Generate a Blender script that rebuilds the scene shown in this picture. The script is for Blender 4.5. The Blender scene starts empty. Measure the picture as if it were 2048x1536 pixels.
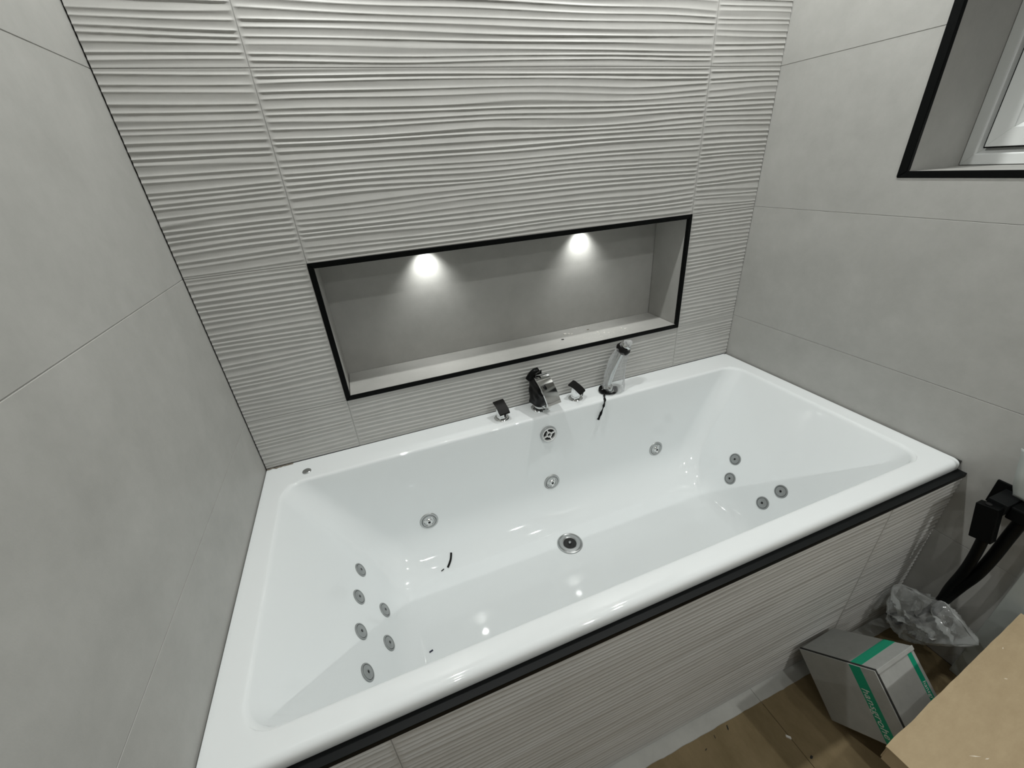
import bpy, bmesh, math, random
from mathutils import Vector, Matrix, noise, Euler
random.seed(7)
SC = bpy.context.scene
COL = SC.collection
H = 0.635            # height of the bath rim above the floor; all z below are relative to the rim
L = 1.8              # length of the alcove
XA, XB = 0.2799, 1.5188          # vertical tile joints on the back wall
Z3, Z2, Z1 = 0.172, 0.584, 0.9965  # horizontal tile joints
TH = 0.4122
CEIL = 1.76
REAR = -3.2

# ------------------------------------------------------------------ camera
cam = bpy.data.cameras.new('camera'); cam.sensor_width = 36.0
cam.lens = 828.923 / 2048 * 36.0; cam.clip_start = 0.02
co = bpy.data.objects.new('camera', cam); COL.objects.link(co)
co.location = (0.40207, -1.22287, 0.77846 + H)
co.rotation_euler = Euler((1.08264, 0.06593, -0.36273), 'XYZ')
SC.camera = co
# ------------------------------------------------------------------ world, exposure
w = bpy.data.worlds.new('night'); SC.world = w; w.use_nodes = True
w.node_tree.nodes['Background'].inputs[0].default_value = (0.02, 0.025, 0.035, 1)
w.node_tree.nodes['Background'].inputs[1].default_value = 0.2
SC.view_settings.view_transform = 'Standard'; SC.view_settings.look = 'None'
SC.view_settings.gamma = 1; SC.view_settings.use_curve_mapping = False
SC.view_settings.exposure = 0.0
LIGHT_COL = (0.985, 1.0, 0.975)
# ceiling downlights: x, y, watts
DOWN = [(0.42, -0.30, 30), (1.42, -0.30, 32), (0.42, -1.45, 4.5), (1.42, -1.45, 15), (0.42, -2.65, 18), (1.42, -2.65, 46)]
NICHE_W = 3.0

# ------------------------------------------------------------------ materials
def mat(name, col, rough=0.5, metal=0.0, spec=0.5, coat=0.0):
    m = bpy.data.materials.new(name); m.use_nodes = True
    b = m.node_tree.nodes['Principled BSDF']
    b.inputs['Base Color'].default_value = (*col, 1); b.inputs['Roughness'].default_value = rough
    b.inputs['Metallic'].default_value = metal; b.inputs['Specular IOR Level'].default_value = spec
    b.inputs['Coat Weight'].default_value = coat
    return m
def mottle(m, c1, c2, scale=3.0, detail=6, lo=0.35, hi=0.65, bump=0.0, bscale=200, stretch=None):
    nt = m.node_tree; b = nt.nodes['Principled BSDF']
    tc = nt.nodes.new('ShaderNodeTexCoord'); n = nt.nodes.new('ShaderNodeTexNoise')
    n.inputs['Scale'].default_value = scale; n.inputs['Detail'].default_value = detail; n.inputs['Roughness'].default_value = 0.72
    src = tc.outputs['Object']
    if stretch:
        mp = nt.nodes.new('ShaderNodeMapping'); mp.inputs['Scale'].default_value = stretch
        nt.links.new(src, mp.inputs['Vector']); src = mp.outputs['Vector']
    nt.links.new(src, n.inputs['Vector'])
    r = nt.nodes.new('ShaderNodeValToRGB')
    r.color_ramp.elements[0].position = lo; r.color_ramp.elements[0].color = (*c1, 1)
    r.color_ramp.elements[1].position = hi; r.color_ramp.elements[1].color = (*c2, 1)
    nt.links.new(n.outputs['Fac'], r.inputs['Fac']); nt.links.new(r.outputs['Color'], b.inputs['Base Color'])
    if bump:
        n2 = nt.nodes.new('ShaderNodeTexNoise'); n2.inputs['Scale'].default_value = bscale; n2.inputs['Detail'].default_value = 4
        nt.links.new(src, n2.inputs['Vector'])
        bp = nt.nodes.new('ShaderNodeBump'); bp.inputs['Strength'].default_value = bump; bp.inputs['Distance'].default_value = 0.002
        nt.links.new(n2.outputs['Fac'], bp.inputs['Height']); nt.links.new(bp.outputs['Normal'], b.inputs['Normal'])
    return m
M = {}
M['tile'] = mottle(mat('porcelain_tile', (0.47, 0.465, 0.44), 0.5, spec=0.4), (0.355, 0.353, 0.335), (0.44, 0.437, 0.417), 7, 12, 0.28, 0.72, 0.06, 350)
M['rib'] = mottle(mat('ribbed_tile_glaze', (0.5, 0.5, 0.475), 0.48, spec=0.4), (0.44, 0.436, 0.417), (0.50, 0.496, 0.476), 6, 6, 0.3, 0.7, 0.05, 400)
M['grout'] = mat('pale_grout', (0.36, 0.355, 0.34), 0.9)
M['dark'] = mat('dark_substrate', (0.02, 0.02, 0.018), 0.9)
M['black'] = mat('black_trim_metal', (0.0025, 0.003, 0.003), 0.42, spec=0.10)
M['ledge'] = mat('black_trim_top', (0.006, 0.007, 0.0072), 0.5, spec=0.16)
M['acrylic'] = mat('white_acrylic', (0.80, 0.83, 0.835), 0.045, spec=0.5)
M['chrome'] = mat('chrome', (0.82, 0.83, 0.83), 0.07, 1.0)
M['satin'] = mat('satin_steel', (0.36, 0.37, 0.37), 0.28, 1.0)
M['steel2'] = mat('grey_steel', (0.5, 0.51, 0.51), 0.3, 1.0)
M['hole'] = mat('nozzle_dark', (0.004, 0.004, 0.004), 0.6)
M['jet'] = mat('jet_grey', (0.30, 0.315, 0.315), 0.3, 0.35)
M['bplastic'] = mat('black_polythene', (0.003, 0.003, 0.003), 0.25, spec=0.16)
M['tape'] = mat('black_tape', (0.008, 0.0075, 0.007), 0.45, spec=0.15)
M['whitep'] = mat('white_plastic', (0.78, 0.79, 0.78), 0.3)
M['upvc'] = mat('white_upvc', (0.74, 0.76, 0.75), 0.32)
M['ceil'] = mat('ceiling_paint', (0.7, 0.7, 0.68), 0.9)
M['plaster'] = mat('plaster_crumb', (0.72, 0.70, 0.66), 0.9)
M['card'] = mottle(mat('brown_cardboard', (0.42, 0.31, 0.20), 0.8, spec=0.2), (0.37, 0.285, 0.175), (0.455, 0.36, 0.228), 14, 10, 0.3, 0.75, 0.12, 60, (1, 2.2, 1))
M['cardin'] = mat('cardboard_fibre', (0.75, 0.68, 0.56), 0.9)
M['boxgrey'] = mottle(mat('grey_carton', (0.36, 0.365, 0.35), 0.6), (0.33, 0.335, 0.32), (0.38, 0.385, 0.37), 30, 4, 0.3, 0.7)
M['green'] = mat('green_print', (0.0, 0.27, 0.15), 0.5)
M['print'] = mat('white_print', (0.62, 0.64, 0.6), 0.6)
M['board'] = mottle(mat('brown_floor_board', (0.25, 0.18, 0.1), 0.7, spec=0.25), (0.165, 0.125, 0.062), (0.27, 0.205, 0.115), 9, 10, 0.3, 0.72, 0.3, 60, (1, 0.5, 1))
M['strip'] = mottle(mat('white_floor_strip', (0.5, 0.5, 0.47), 0.6), (0.42, 0.42, 0.395), (0.52, 0.52, 0.49), 8, 5, 0.3, 0.7)
M['pale'] = mottle(mat('added_pale_board', (0.4, 0.43, 0.41), 0.5), (0.36, 0.39, 0.375), (0.43, 0.46, 0.445), 4, 4, 0.3, 0.7)
M['rear_dark'] = mat('dim_rear_wall', (0.06, 0.045, 0.035), 0.6)  # made-up dark tone for the unseen rear wall, lowers bounced light
M['glue'] = mat('brown_adhesive', (0.22, 0.19, 0.15), 0.8)
M['lens'] = mat('lamp_lens', (1, 1, 1), 0.4)
b = M['lens'].node_tree.nodes['Principled BSDF']; b.inputs['Emission Color'].default_value = (*LIGHT_COL, 1); b.inputs['Emission Strength'].default_value = 3
def glassmat():
    m = mat('night_glass', (0.006, 0.007, 0.009), 0.03, spec=0.6); return m
M['pane'] = glassmat()
def polymat(name, alpha, col, rough, blend=0.35, k=0.75):
    m = bpy.data.materials.new(name); m.use_nodes = True; nt = m.node_tree
    for n in list(nt.nodes): nt.nodes.remove(n)
    o = nt.nodes.new('ShaderNodeOutputMaterial'); p = nt.nodes.new('ShaderNodeBsdfPrincipled')
    p.inputs['Base Color'].default_value = (*col, 1); p.inputs['Roughness'].default_value = rough; p.inputs['Specular IOR Level'].default_value = 0.7
    t = nt.nodes.new('ShaderNodeBsdfTransparent'); t.inputs[0].default_value = (0.95, 0.96, 0.96, 1)
    mx = nt.nodes.new('ShaderNodeMixShader'); lw = nt.nodes.new('ShaderNodeLayerWeight'); lw.inputs['Blend'].default_value = blend
    ad = nt.nodes.new('ShaderNodeMath'); ad.operation = 'MULTIPLY_ADD'; ad.inputs[1].default_value = k; ad.inputs[2].default_value = alpha; ad.use_clamp = True
    nt.links.new(lw.outputs['Facing'], ad.inputs[0]); nt.links.new(ad.outputs[0], mx.inputs['Fac'])
    nt.links.new(t.outputs[0], mx.inputs[1]); nt.links.new(p.outputs[0], mx.inputs[2]); nt.links.new(mx.outputs[0], o.inputs['Surface'])
    return m
M['poly'] = polymat('clear_polythene', 0.10, (0.85, 0.87, 0.86), 0.10, 0.28, 0.9)
M['poly2'] = polymat('milky_sleeve', 0.12, (0.68, 0.69, 0.70), 0.3)

# ------------------------------------------------------------------ helpers
WL = {}   # unrotated world offset of parents
def off(p): return WL.get(p.name, Vector((0, 0, 0))) if p else Vector((0, 0, 0))
def obj(name, verts, faces, m, parent=None, smooth=False, local=False):
    o3 = Vector((0, 0, 0)) if local else off(parent)
    me = bpy.data.meshes.new(name)
    me.from_pydata([tuple(Vector(v) - o3) for v in verts], [], faces); me.update()
    if smooth: me.polygons.foreach_set('use_smooth', [True] * len(me.polygons))
    me.materials.append(M[m] if isinstance(m, str) else m)
    o = bpy.data.objects.new(name, me); COL.objects.link(o)
    if parent:
        o.parent = parent; WL[o.name] = off(parent)
    return o
def bmobj(name, bm, m, parent=None, smooth=False, local=False):
    o3 = Vector((0, 0, 0)) if local else off(parent)
    if o3.length: bmesh.ops.translate(bm, verts=bm.verts, vec=-o3)
    me = bpy.data.meshes.new(name); bm.to_mesh(me); bm.free()
    if smooth: me.polygons.foreach_set('use_smooth', [True] * len(me.polygons))
    me.materials.append(M[m]); o = bpy.data.objects.new(name, me); COL.objects.link(o)
    if parent:
        o.parent = parent; WL[o.name] = off(parent)
    return o
def bmbox(lo, hi, bev=0.0, seg=2):
    bm = bmesh.new(); bmesh.ops.create_cube(bm, size=1)
    lo = Vector(lo); hi = Vector(hi)
    for v in bm.verts: v.co = Vector(((lo[i] + hi[i]) / 2 + v.co[i] * (hi[i] - lo[i]) for i in range(3)))
    if bev: bmesh.ops.bevel(bm, geom=list(bm.edges), offset=bev, segments=seg, affect='EDGES', profile=0.5)
    return bm
def box(name, lo, hi, m, parent=None, bev=0.0, local=False, seg=2):
    return bmobj(name, bmbox(lo, hi, bev, seg), m, parent, False, local)
def thing(name, label, cat, loc=(0, 0, 0), group=None, kind=None, rot=None):
    o = bpy.data.objects.new(name, None); COL.objects.link(o); o.location = loc
    o.empty_display_size = 0.05
    if rot: o.rotation_euler = rot
    WL[o.name] = Vector(loc)
    return tag(o, label, cat, group, kind)
def tag(o, label=None, cat=None, group=None, kind=None):
    if label: o['label'] = label
    if cat: o['category'] = cat
    if group: o['group'] = group
    if kind: o['kind'] = kind
    return o
def lathe(prof, n=32, close=True):
    """profile of (r, z) -> verts, faces about local z"""
    V = []; F = []; k = len(prof)
    for i in range(n):
        a = 2 * math.pi * i / n
        for r, z in prof: V.append((r * math.cos(a), r * math.sin(a), z))
    for i in range(n):
        j = (i + 1) % n
        for t in range(k - 1): F.append((i * k + t, j * k + t, j * k + t + 1, i * k + t + 1))
    if close:
        if prof[0][0] > 1e-6: F.append([i * k for i in range(n)][::-1])
        if prof[-1][0] > 1e-6: F.append([i * k + k - 1 for i in range(n)])
    return V, F
def tube(path, rad, n=10, flat=1.0, caps=True):
    """swept tube; rad number or list; catmull-smoothed beforehand by the caller"""
    P = [Vector(p) for p in path]; V = []; F = []
    rads = rad if isinstance(rad, (list, tuple)) else [rad] * len(P)
    up = Vector((0, 0, 1)); pn = None
    for i, p in enumerate(P):
        t = (P[min(i + 1, len(P) - 1)] - P[max(i - 1, 0)]).normalized()
        a = t.cross(up) if pn is None else pn - t * pn.dot(t)
        if a.length < 1e-4: a = t.cross(Vector((1, 0, 0)))
        a.normalize(); pn = a; c = t.cross(a)
        for k in range(n):
            an = 2 * math.pi * k / n
            V.append(tuple(p + (a * math.cos(an) + c * math.sin(an) * flat) * rads[i]))
    for i in range(len(P) - 1):
        for k in range(n):
            k2 = (k + 1) % n; F.append((i * n + k, i * n + k2, (i + 1) * n + k2, (i + 1) * n + k))
    if caps: F.append(list(range(n))[::-1]); F.append([(len(P) - 1) * n + k for k in range(n)])
    return V, F
def smoothpath(pts, sub=6):
    P = [Vector(p) for p in pts]; out = []
    for i in range(len(P) - 1):
        p0 = P[max(i - 1, 0)]; p1 = P[i]; p2 = P[i + 1]; p3 = P[min(i + 2, len(P) - 1)]
        for s in range(sub):
            t = s / sub
            out.append(0.5 * ((2 * p1) + (-p0 + p2) * t + (2 * p0 - 5 * p1 + 4 * p2 - p3) * t * t + (-p0 + 3 * p1 - 3 * p2 + p3) * t ** 3))
    out.append(P[-1]); return out
def zz(v): return v + H
def shift(V): return [(v[0], v[1], v[2] + H) for v in V]
def struct(name, label, loc=(0, 0, 0)):
    return thing(name, label, None, loc, kind='structure')

# ------------------------------------------------------------------ ribbed tile
def ribh(u, v, seed):
    n1 = noise.noise(Vector((u * 2.2 + seed * 7.1, v * 16, seed * 3.3)))
    n2 = noise.noise(Vector((u * 1.1 - seed * 5.7, v * 55, 9.1 + seed)))
    n3 = noise.noise(Vector((u * 1.7 + seed, v * 30, 4.4 - seed)))
    ph = v / 0.0142 + 0.75 * n1 + 0.42 * n2
    amp = 1.0 + 0.5 * n3
    f = 1.0 - (ph - math.floor(ph))          # runs downwards over one rib: a shallow scallop between two cusps
    return amp * ((f - 0.42) ** 2 * 3.4 - 0.3) if f < 0.93 else amp * ((0.51 ** 2 * 3.4 - 0.3) + (0.42 ** 2 - 0.51 ** 2) * 3.4 * (f - 0.93) / 0.07)
def ribbed(name, x0, x1, z0, z1, yp, seed, parent, A=0.0023, ux=0.0, vz=0.0, g=0.0008):
    """tile facing -y whose mean face is at yp; 9 mm thick"""
    x0 += g; x1 -= g; z0 += g; z1 -= g
    XS = [x0, x0 + 0.002, x0 + 0.005, x0 + 0.010]; m_ = max(3, int((x1 - x0 - 0.02) / 0.028)); XS += [x0 + 0.01 + (x1 - x0 - 0.02) * q / m_ for q in range(1, m_)] + [x1 - 0.010, x1 - 0.005, x1 - 0.002, x1]; nx = len(XS) - 1
    fl0 = abs(x0 - XA) < 0.003 or abs(x0 - XB) < 0.003; fl1 = abs(x1 - XA) < 0.003 or abs(x1 - XB) < 0.003
    nz = max(4, int((z1 - z0) / 0.0142 * 13))
    V = []; F = []
    for j in range(nz + 1):
        z = z0 + (z1 - z0) * j / nz
        ez = min(1, (z - z0) / 0.006, (z1 - z) / 0.006)
        for i in range(nx + 1):
            x = XS[i]; ex = 1.0
            if fl0: ex = min(ex, (x - x0) / 0.010)
            if fl1: ex = min(ex, (x1 - x) / 0.010)
            V.append((x, yp - A * ribh(x - ux, z - vz, seed) * max(0.0, ez) * ex, z + H))
    W = nx + 1
    for j in range(nz):
        for i in range(nx): F.append((j * W + i, j * W + i + 1, (j + 1) * W + i + 1, (j + 1) * W + i))
    # skirt and back
    loop = [i for i in range(W)] + [j * W + nx for j in range(1, nz + 1)] + [nz * W + i for i in range(nx - 1, -1, -1)] + [j * W for j in range(nz - 1, 0, -1)]
    base = len(V)
    n = len(loop)
    for k in loop: V.append(V[k])
    for k in loop: V.append((V[k][0], yp + 0.009, V[k][2]))
    for k in range(n):
        k2 = (k + 1) % n; F.append((base + k2, base + k, base + n + k, base + n + k2))
    o = obj(name, V, F, 'rib', parent)
    # smooth relief, flat skirt
    for p in o.data.polygons[:nx * nz]: p.use_smooth = True
    return o

# ================================================================== SETTING
# ---- back wall with niche
wb = struct('wall_back', 'back wall of the alcove clad in ribbed pale grey tiles with a lit niche', (0, 0, 0))
yb = 0.010   # face of the substrate behind the tiles
T = 0.12
def slab(name, lo, hi, m, parent): return box(name, (lo[0], lo[1], zz(lo[2])), (hi[0], hi[1], zz(hi[2])), m, parent)
slab('backing', (-0.1, yb, -H), (XA, yb + 0.2, CEIL), 'dark', wb)
slab('backing', (XB, yb, -H), (L + 0.1, yb + 0.2, CEIL), 'dark', wb)
slab('backing', (XA, yb, -H), (XB, yb + 0.2, Z3 - 0.008), 'grout', wb)
slab('backing', (XA, yb, Z2 + 0.008), (XB, yb + 0.2, CEIL), 'grout', wb)
slab('backing', (XA - 0.01, 0.19, Z3 - 0.02), (XB + 0.01, yb + 0.2, Z2 + 0.02), 'grout', wb)
rows = [(0.0015, Z3), (Z3, Z2), (Z2, Z1), (Z1, Z1 + TH), (Z1 + TH, CEIL)]
cols = [(0.0025, XA), (XA, XB), (XB, L - 0.0015)]
sd = 0
for r, (za, zb) in enumerate(rows):
    for c, (xa, xb) in enumerate(cols):
        sd += 1
        if r == 1 and c == 1: continue
        ribbed('ribbed_tile', xa, xb, za, zb, 0.0, sd, wb, ux=xa)
# grout joints just under the tile faces
for (xa, xb, za, zb) in [(XA - 0.002, XA + 0.002, 0, Z3), (XA - 0.002, XA + 0.002, Z2, CEIL), (XB - 0.002, XB + 0.002, 0, Z3), (XB - 0.002, XB + 0.002, Z2, CEIL),
                         (XA - 0.002, XA + 0.002, Z3, Z2), (XB - 0.002, XB + 0.002, Z3, Z2)]:
    slab('grout_joint', (xa, 0.0012, za), (xb, 0.0099, zb), 'grout', wb)
for z in (Z3, Z2, Z1, Z1 + TH):
    for (xa, xb) in cols:
        slab('grout_joint', (xa, 0.0014, z - 0.002), (xb, 0.0099, z + 0.002), 'grout', wb)
# niche lining
nd = 0.17
slab('niche_back_tile', (XA + 0.002, nd, Z3), (XB - 0.002, nd + 0.01, Z2), 'tile', wb)
slab('niche_base_tile', (XA + 0.014, 0.001, Z3 + 0.004), (XB - 0.014, nd - 0.0015, Z3 + 0.014), 'tile', wb)
slab('niche_top_tile', (XA + 0.014, 0.001, Z2 - 0.012), (XB - 0.014, nd - 0.0015, Z2 - 0.002), 'tile', wb)
slab('niche_side_tile', (XA + 0.002, 0.001, Z3 + 0.004), (XA + 0.012, nd - 0.0025, Z2 - 0.002), 'tile', wb)
slab('niche_side_tile', (XB - 0.012, 0.001, Z3 + 0.004), (XB - 0.002, nd - 0.0025, Z2 - 0.002), 'tile', wb)
# debris line of adhesive at the left end of the bath edge
# ---- left wall
wl = struct('wall_left', 'left wall of large smooth pale grey tiles', (0, 0, 0))
slab('backing', (-0.15, REAR, -H), (-0.0013, 0.2, CEIL), 'grout', wl)
zr = [-H, Z3 - TH, Z3, Z2, Z1, Z1 + TH, CEIL]
def plain(parent, side, y0, y1, z0, z1, g=0.0007):
    if side == 'L': lo, hi = (-0.009, y0 + g, zz(z0 + g)), (0.0, y1 - g, zz(z1 - g))
    else: lo, hi = (L, y0 + g, zz(z0 + g)), (L + 0.009, y1 - g, zz(z1 - g))
    return box('wall_tile', lo, hi, 'tile', parent, bev=0.0006, seg=1)
yjl = [0.006, -1.236, -2.475, REAR]
for j in range(len(zr) - 1):
    for i in range(3): plain(wl, 'L', yjl[i + 1], yjl[i], zr[j], zr[j + 1])
# ---- right wall with window opening
wr = struct('wall_right', 'right wall of large smooth pale grey tiles with a window recess', (0, 0, 0))
WY0, WY1, WZ0, WZ1 = -0.4475, -1.20, 0.690, 1.56     # opening inside the trim
slab('backing', (L + 0.0013, WY0 + 0.019, -H), (L + 0.32, 0.2, CEIL), 'grout', wr)
slab('backing', (L + 0.0013, REAR, -H), (L + 0.32, WY1 - 0.019, CEIL), 'grout', wr)
slab('backing', (L + 0.0013, WY1 - 0.019, -H), (L + 0.32, WY0 + 0.019, WZ0 - 0.012), 'grout', wr)
slab('backing', (L + 0.0013, WY1 - 0.019, WZ1 + 0.012), (L + 0.32, WY0 + 0.019, CEIL), 'grout', wr)
def rtile(y0, y1, z0, z1): plain(wr, 'R', min(y0, y1), max(y0, y1), z0, z1)
yjr = [0.006, -1.236, -2.475, REAR]
wy0, wy1, wz0, wz1 = WY0 + 0.019, WY1 - 0.019, WZ0 - 0.0125, WZ1 + 0.0125
for j in range(len(zr) - 1):
    a, c = zr[j], zr[j + 1]
    for i in range(3):
        y1, y0 = yjr[i], yjr[i + 1]
        if i == 0 and c > wz0 and a < wz1:
            g = 0.0007; A0, A1, Y0, Y1 = a + g, c - g, y0 + g, y1 - g
            if a < wz0:   poly = [(Y1, A0), (Y1, A1), (wy0, A1), (wy0, wz0), (wy1, wz0), (wy1, A1), (Y0, A1), (Y0, A0)]
            elif c > wz1: poly = [(Y1, A1), (Y1, A0), (wy0, A0), (wy0, wz1), (wy1, wz1), (wy1, A0), (Y0, A0), (Y0, A1)]
            else:         poly = None
            if poly:
                k = len(poly); V = [(L, p_[0], zz(p_[1])) for p_ in poly] + [(L + 0.009, p_[0], zz(p_[1])) for p_ in poly]
                o = obj('wall_tile', V, [tuple(range(k)), tuple(range(k, 2 * k))[::-1]] + [(q, (q + 1) % k, (q + 1) % k + k, q + k) for q in range(k)], 'tile', wr)
                bm = bmesh.new(); bm.from_mesh(o.data); bmesh.ops.recalc_face_normals(bm, faces=bm.faces); bm.to_mesh(o.data); bm.free()
            else:
                rtile(wy0, y1, a, c); rtile(y0, wy1, a, c)
        else: rtile(y0, y1, a, c)
# window reveal tiles
XW = 2.013
slab('reveal_tile', (L + 0.003, WY0 - 0.0005, WZ0 - 0.01), (XW + 0.06, WY0 + 0.0095, WZ1 + 0.01), 'tile', wr)
slab('reveal_tile', (L + 0.003, WY1 - 0.0095, WZ0 - 0.01), (XW + 0.06, WY1 + 0.0005, WZ1 + 0.01), 'tile', wr)
slab('sill_tile', (L + 0.003, WY1 + 0.001, WZ0 - 0.006), (XW + 0.06, WY0 - 0.001, WZ0 + 0.003), 'tile', wr)
slab('reveal_tile', (L + 0.003, WY1 + 0.001, WZ1 - 0.002), (XW + 0.06, WY0 - 0.001, WZ1 + 0.008), 'tile', wr)
# ---- rear wall and ceiling (behind the camera)
wf = struct('wall_rear', 'unseen rear wall of the bathroom, darkened to cut bounced light', (0, 0, 0))
slab('dim_rear_wall', (-0.1, REAR - 0.1, -H), (L + 0.1, REAR, CEIL), 'rear_dark', wf)
ce = struct('ceiling', 'white painted ceiling', (0, 0, 0))
slab('plasterboard', (-0.15, REAR - 0.1, CEIL), (L + 0.33, 0.25, CEIL + 0.05), 'ceil', ce)
# ---- floor
fl = struct('floor', 'brown boarded floor with a white strip along the bath panel', (0, 0, 0))
slab('subfloor', (-0.1, REAR - 0.1, -H - 0.06), (L + 0.1, 0.2, -H - 0.004), 'dark', fl)
def rough_board(x0, x1, y0, y1, z0, z1, m, name, torn=0.0, seed=1):
    n = max(2, int((x1 - x0) / 0.012)); V = []; F = []
    for i in range(n + 1):
        x = x0 + (x1 - x0) * i / n
        e = torn * (noise.noise(Vector((x * 22, seed, 0))) * 0.0022 + noise.noise(Vector((x * 90, seed, 3))) * 0.0011)
        V += [(x, y0, zz(z0)), (x, y1 + e, zz(z0)), (x, y1 + e, zz(z1)), (x, y0, zz(z1))]
    for i in range(n):
        a = i * 4; c = a + 4
        F += [(a, c, c + 1, a + 1), (a + 1, c + 1, c + 2, a + 2), (a + 2, c + 2, c + 3, a + 3), (a + 3, c + 3, c, a)]
    F += [(0, 1, 2, 3), (n * 4 + 3, n * 4 + 2, n * 4 + 1, n * 4)]
    return obj(name, V, F, m, fl)
xs = [0.0, 0.605, 1.2095, 1.8]
ysj = [-0.86, -1.46, -2.06, -2.66, REAR]
for i in range(3):
    for j in range(4):
        rough_board(xs[i] + 0.0008, xs[i + 1] - 0.0008, ysj[j + 1] + 0.0008, ysj[j] - (0 if j == 0 else 0.0008), -H - 0.004, -H, 'board', 'floor_board', 1.0 if j == 0 else 0.0, i + j * 5)
    rough_board(xs[i] + 0.0005, xs[i + 1] - 0.0005, -0.8655, -0.80, -H - 0.0042, -H - 0.0012, 'strip', 'white_strip')
# torn gouge marks in the boards
for k, (u, v, l, wd, an) in enumerate([(1.0745, -0.872, 0.014, 0.004, 1.1), (1.027, -0.875, 0.010, 0.002, 1.3), (0.985, -0.888, 0.008, 0.0025, 0.3), (1.222, -1.002, 0.011, 0.006, 0.2)]):
    c, s = math.cos(an), math.sin(an); V = []
    for (a, b2) in [(-l / 2, 0), (-l / 6, -wd / 2), (l / 2, -wd / 4), (l / 3, wd / 2), (-l / 4, wd / 2.4)]:
        V.append((u + a * c - b2 * s, v + a * s + b2 * c, zz(-H + 0.0003)))
    V += [(a, b2, z - 0.0015) for a, b2, z in V]
    F = [(0, 1, 2, 3, 4)] + [(i, i + 5, (i + 1) % 5 + 5, (i + 1) % 5) for i in range(5)]
    obj('gouge', V, F, 'dark', fl)
# ---- bath front panel, tiled
wp = struct('wall_bath_panel', 'bath front panel clad in ribbed grey tiles', (0, 0, 0))
slab('backing', (0.001, -0.814, -H), (L - 0.001, -0.795, -0.045), 'dark', wp)
for (za, zb) in ((-H + 0.001, -0.0415),):
    for (xa, xb) in cols:
        sd += 1; ribbed('ribbed_tile', xa, xb, za, zb, -0.8235, sd, wp, ux=xa)
slab('grout_joint', (XB - 0.002, -0.8222, -H), (XB + 0.002, -0.8145, -0.042), 'grout', wp)
slab('grout_joint', (XA - 0.002, -0.8222, -H), (XA + 0.002, -0.8145, -0.042), 'grout', wp)
# ---- black trims
def trim_piece(name, pts, depth, parent):
    """mitred flat piece: 4 front points, extruded along depth vector; bevelled"""
    bm = bmesh.new(); vs = [bm.verts.new((p[0], p[1], zz(p[2]))) for p in pts]
    f = bm.faces.new(vs); r = bmesh.ops.extrude_face_region(bm, geom=[f])
    nv = [g for g in r['geom'] if isinstance(g, bmesh.types.BMVert)]
    bmesh.ops.translate(bm, verts=nv, vec=depth)
    bmesh.ops.recalc_face_normals(bm, faces=bm.faces)
    bmesh.ops.bevel(bm, geom=list(bm.edges), offset=0.0012, segments=2, affect='EDGES')
    return bmobj(name, bm, 'black', parent)
t1 = struct('trim_1', 'mitred black metal edging around the lit niche', (0, 0, 0))
ox0, ox1, oz0, oz1 = XA - 0.001, XB + 0.001, Z3 - 0.001, Z2 + 0.001; tw = 0.0145
yf = -0.004; dp = (0, 0.012, 0)
trim_piece('edging_strip', [(ox0, yf, oz0), (ox1, yf, oz0), (ox1 - tw, yf, oz0 + tw), (ox0 + tw, yf, oz0 + tw)], dp, t1)
trim_piece('edging_strip', [(ox0, yf, oz1), (ox0 + tw, yf, oz1 - tw), (ox1 - tw, yf, oz1 - tw), (ox1, yf, oz1)], dp, t1)
trim_piece('edging_strip', [(ox0, yf, oz0 + 0.0006), (ox0 + tw, yf, oz0 + tw + 0.0006), (ox0 + tw, yf, oz1 - tw - 0.0006), (ox0, yf, oz1 - 0.0006)], dp, t1)
trim_piece('edging_strip', [(ox1, yf, oz0 + 0.0006), (ox1, yf, oz1 - 0.0006), (ox1 - tw, yf, oz1 - tw - 0.0006), (ox1 - tw, yf, oz0 + tw + 0.0006)], dp, t1)
t2 = struct('trim_2', 'mitred black metal edging around the window recess', (0, 0, 0))
xf = L - 0.003; dp = (0.012, 0, 0)
a0, a1, b0, b1 = WY0 + 0.0195, WY1 - 0.0195, WZ0 - 0.0115, WZ1 + 0.0135
c0, c1, e0, e1 = WY0 - 0.002, WY1 + 0.002, WZ0 + 0.0035, WZ1 - 0.002
trim_piece('edging_strip', [(xf, a0, b0), (xf, c0, e0), (xf, c1, e0), (xf, a1, b0)], dp, t2)
trim_piece('edging_strip', [(xf, a0, b1), (xf, c0, e1), (xf, c1, e1), (xf, a1, b1)], dp, t2)
trim_piece('edging_strip', [(xf, a0, b0 + 0.0006), (xf, a0, b1 - 0.0006), (xf, c0, e1 - 0.0006), (xf, c0, e0 + 0.0006)], dp, t2)
trim_piece('edging_strip', [(xf, a1, b0 + 0.0006), (xf, a1, b1 - 0.0006), (xf, c1, e1 - 0.0006), (xf, c1, e0 + 0.0006)], dp, t2)
t3 = struct('trim_3', 'black metal ledge along the top of the bath panel', (0, 0, 0))
slab('ledge_top', (0.001, -0.8265, -0.0345), (L - 0.001, -0.775, -0.030), 'ledge', t3)
box('ledge_face', (0.001, -0.8268, zz(-0.0425)), (L - 0.001, -0.8235, zz(-0.0302)), 'black', t3, bev=0.0008)

t4 = struct('trim_4', 'dark strip for the shade in the gap between the bath rim and the right wall', (0, 0, 0))
slab('gap_shade_strip', (1.7945, -0.806, -0.030), (1.7998, -0.001, -0.0035), 'dark', t4)  # dark filler put in as the shade of the open gap
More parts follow.
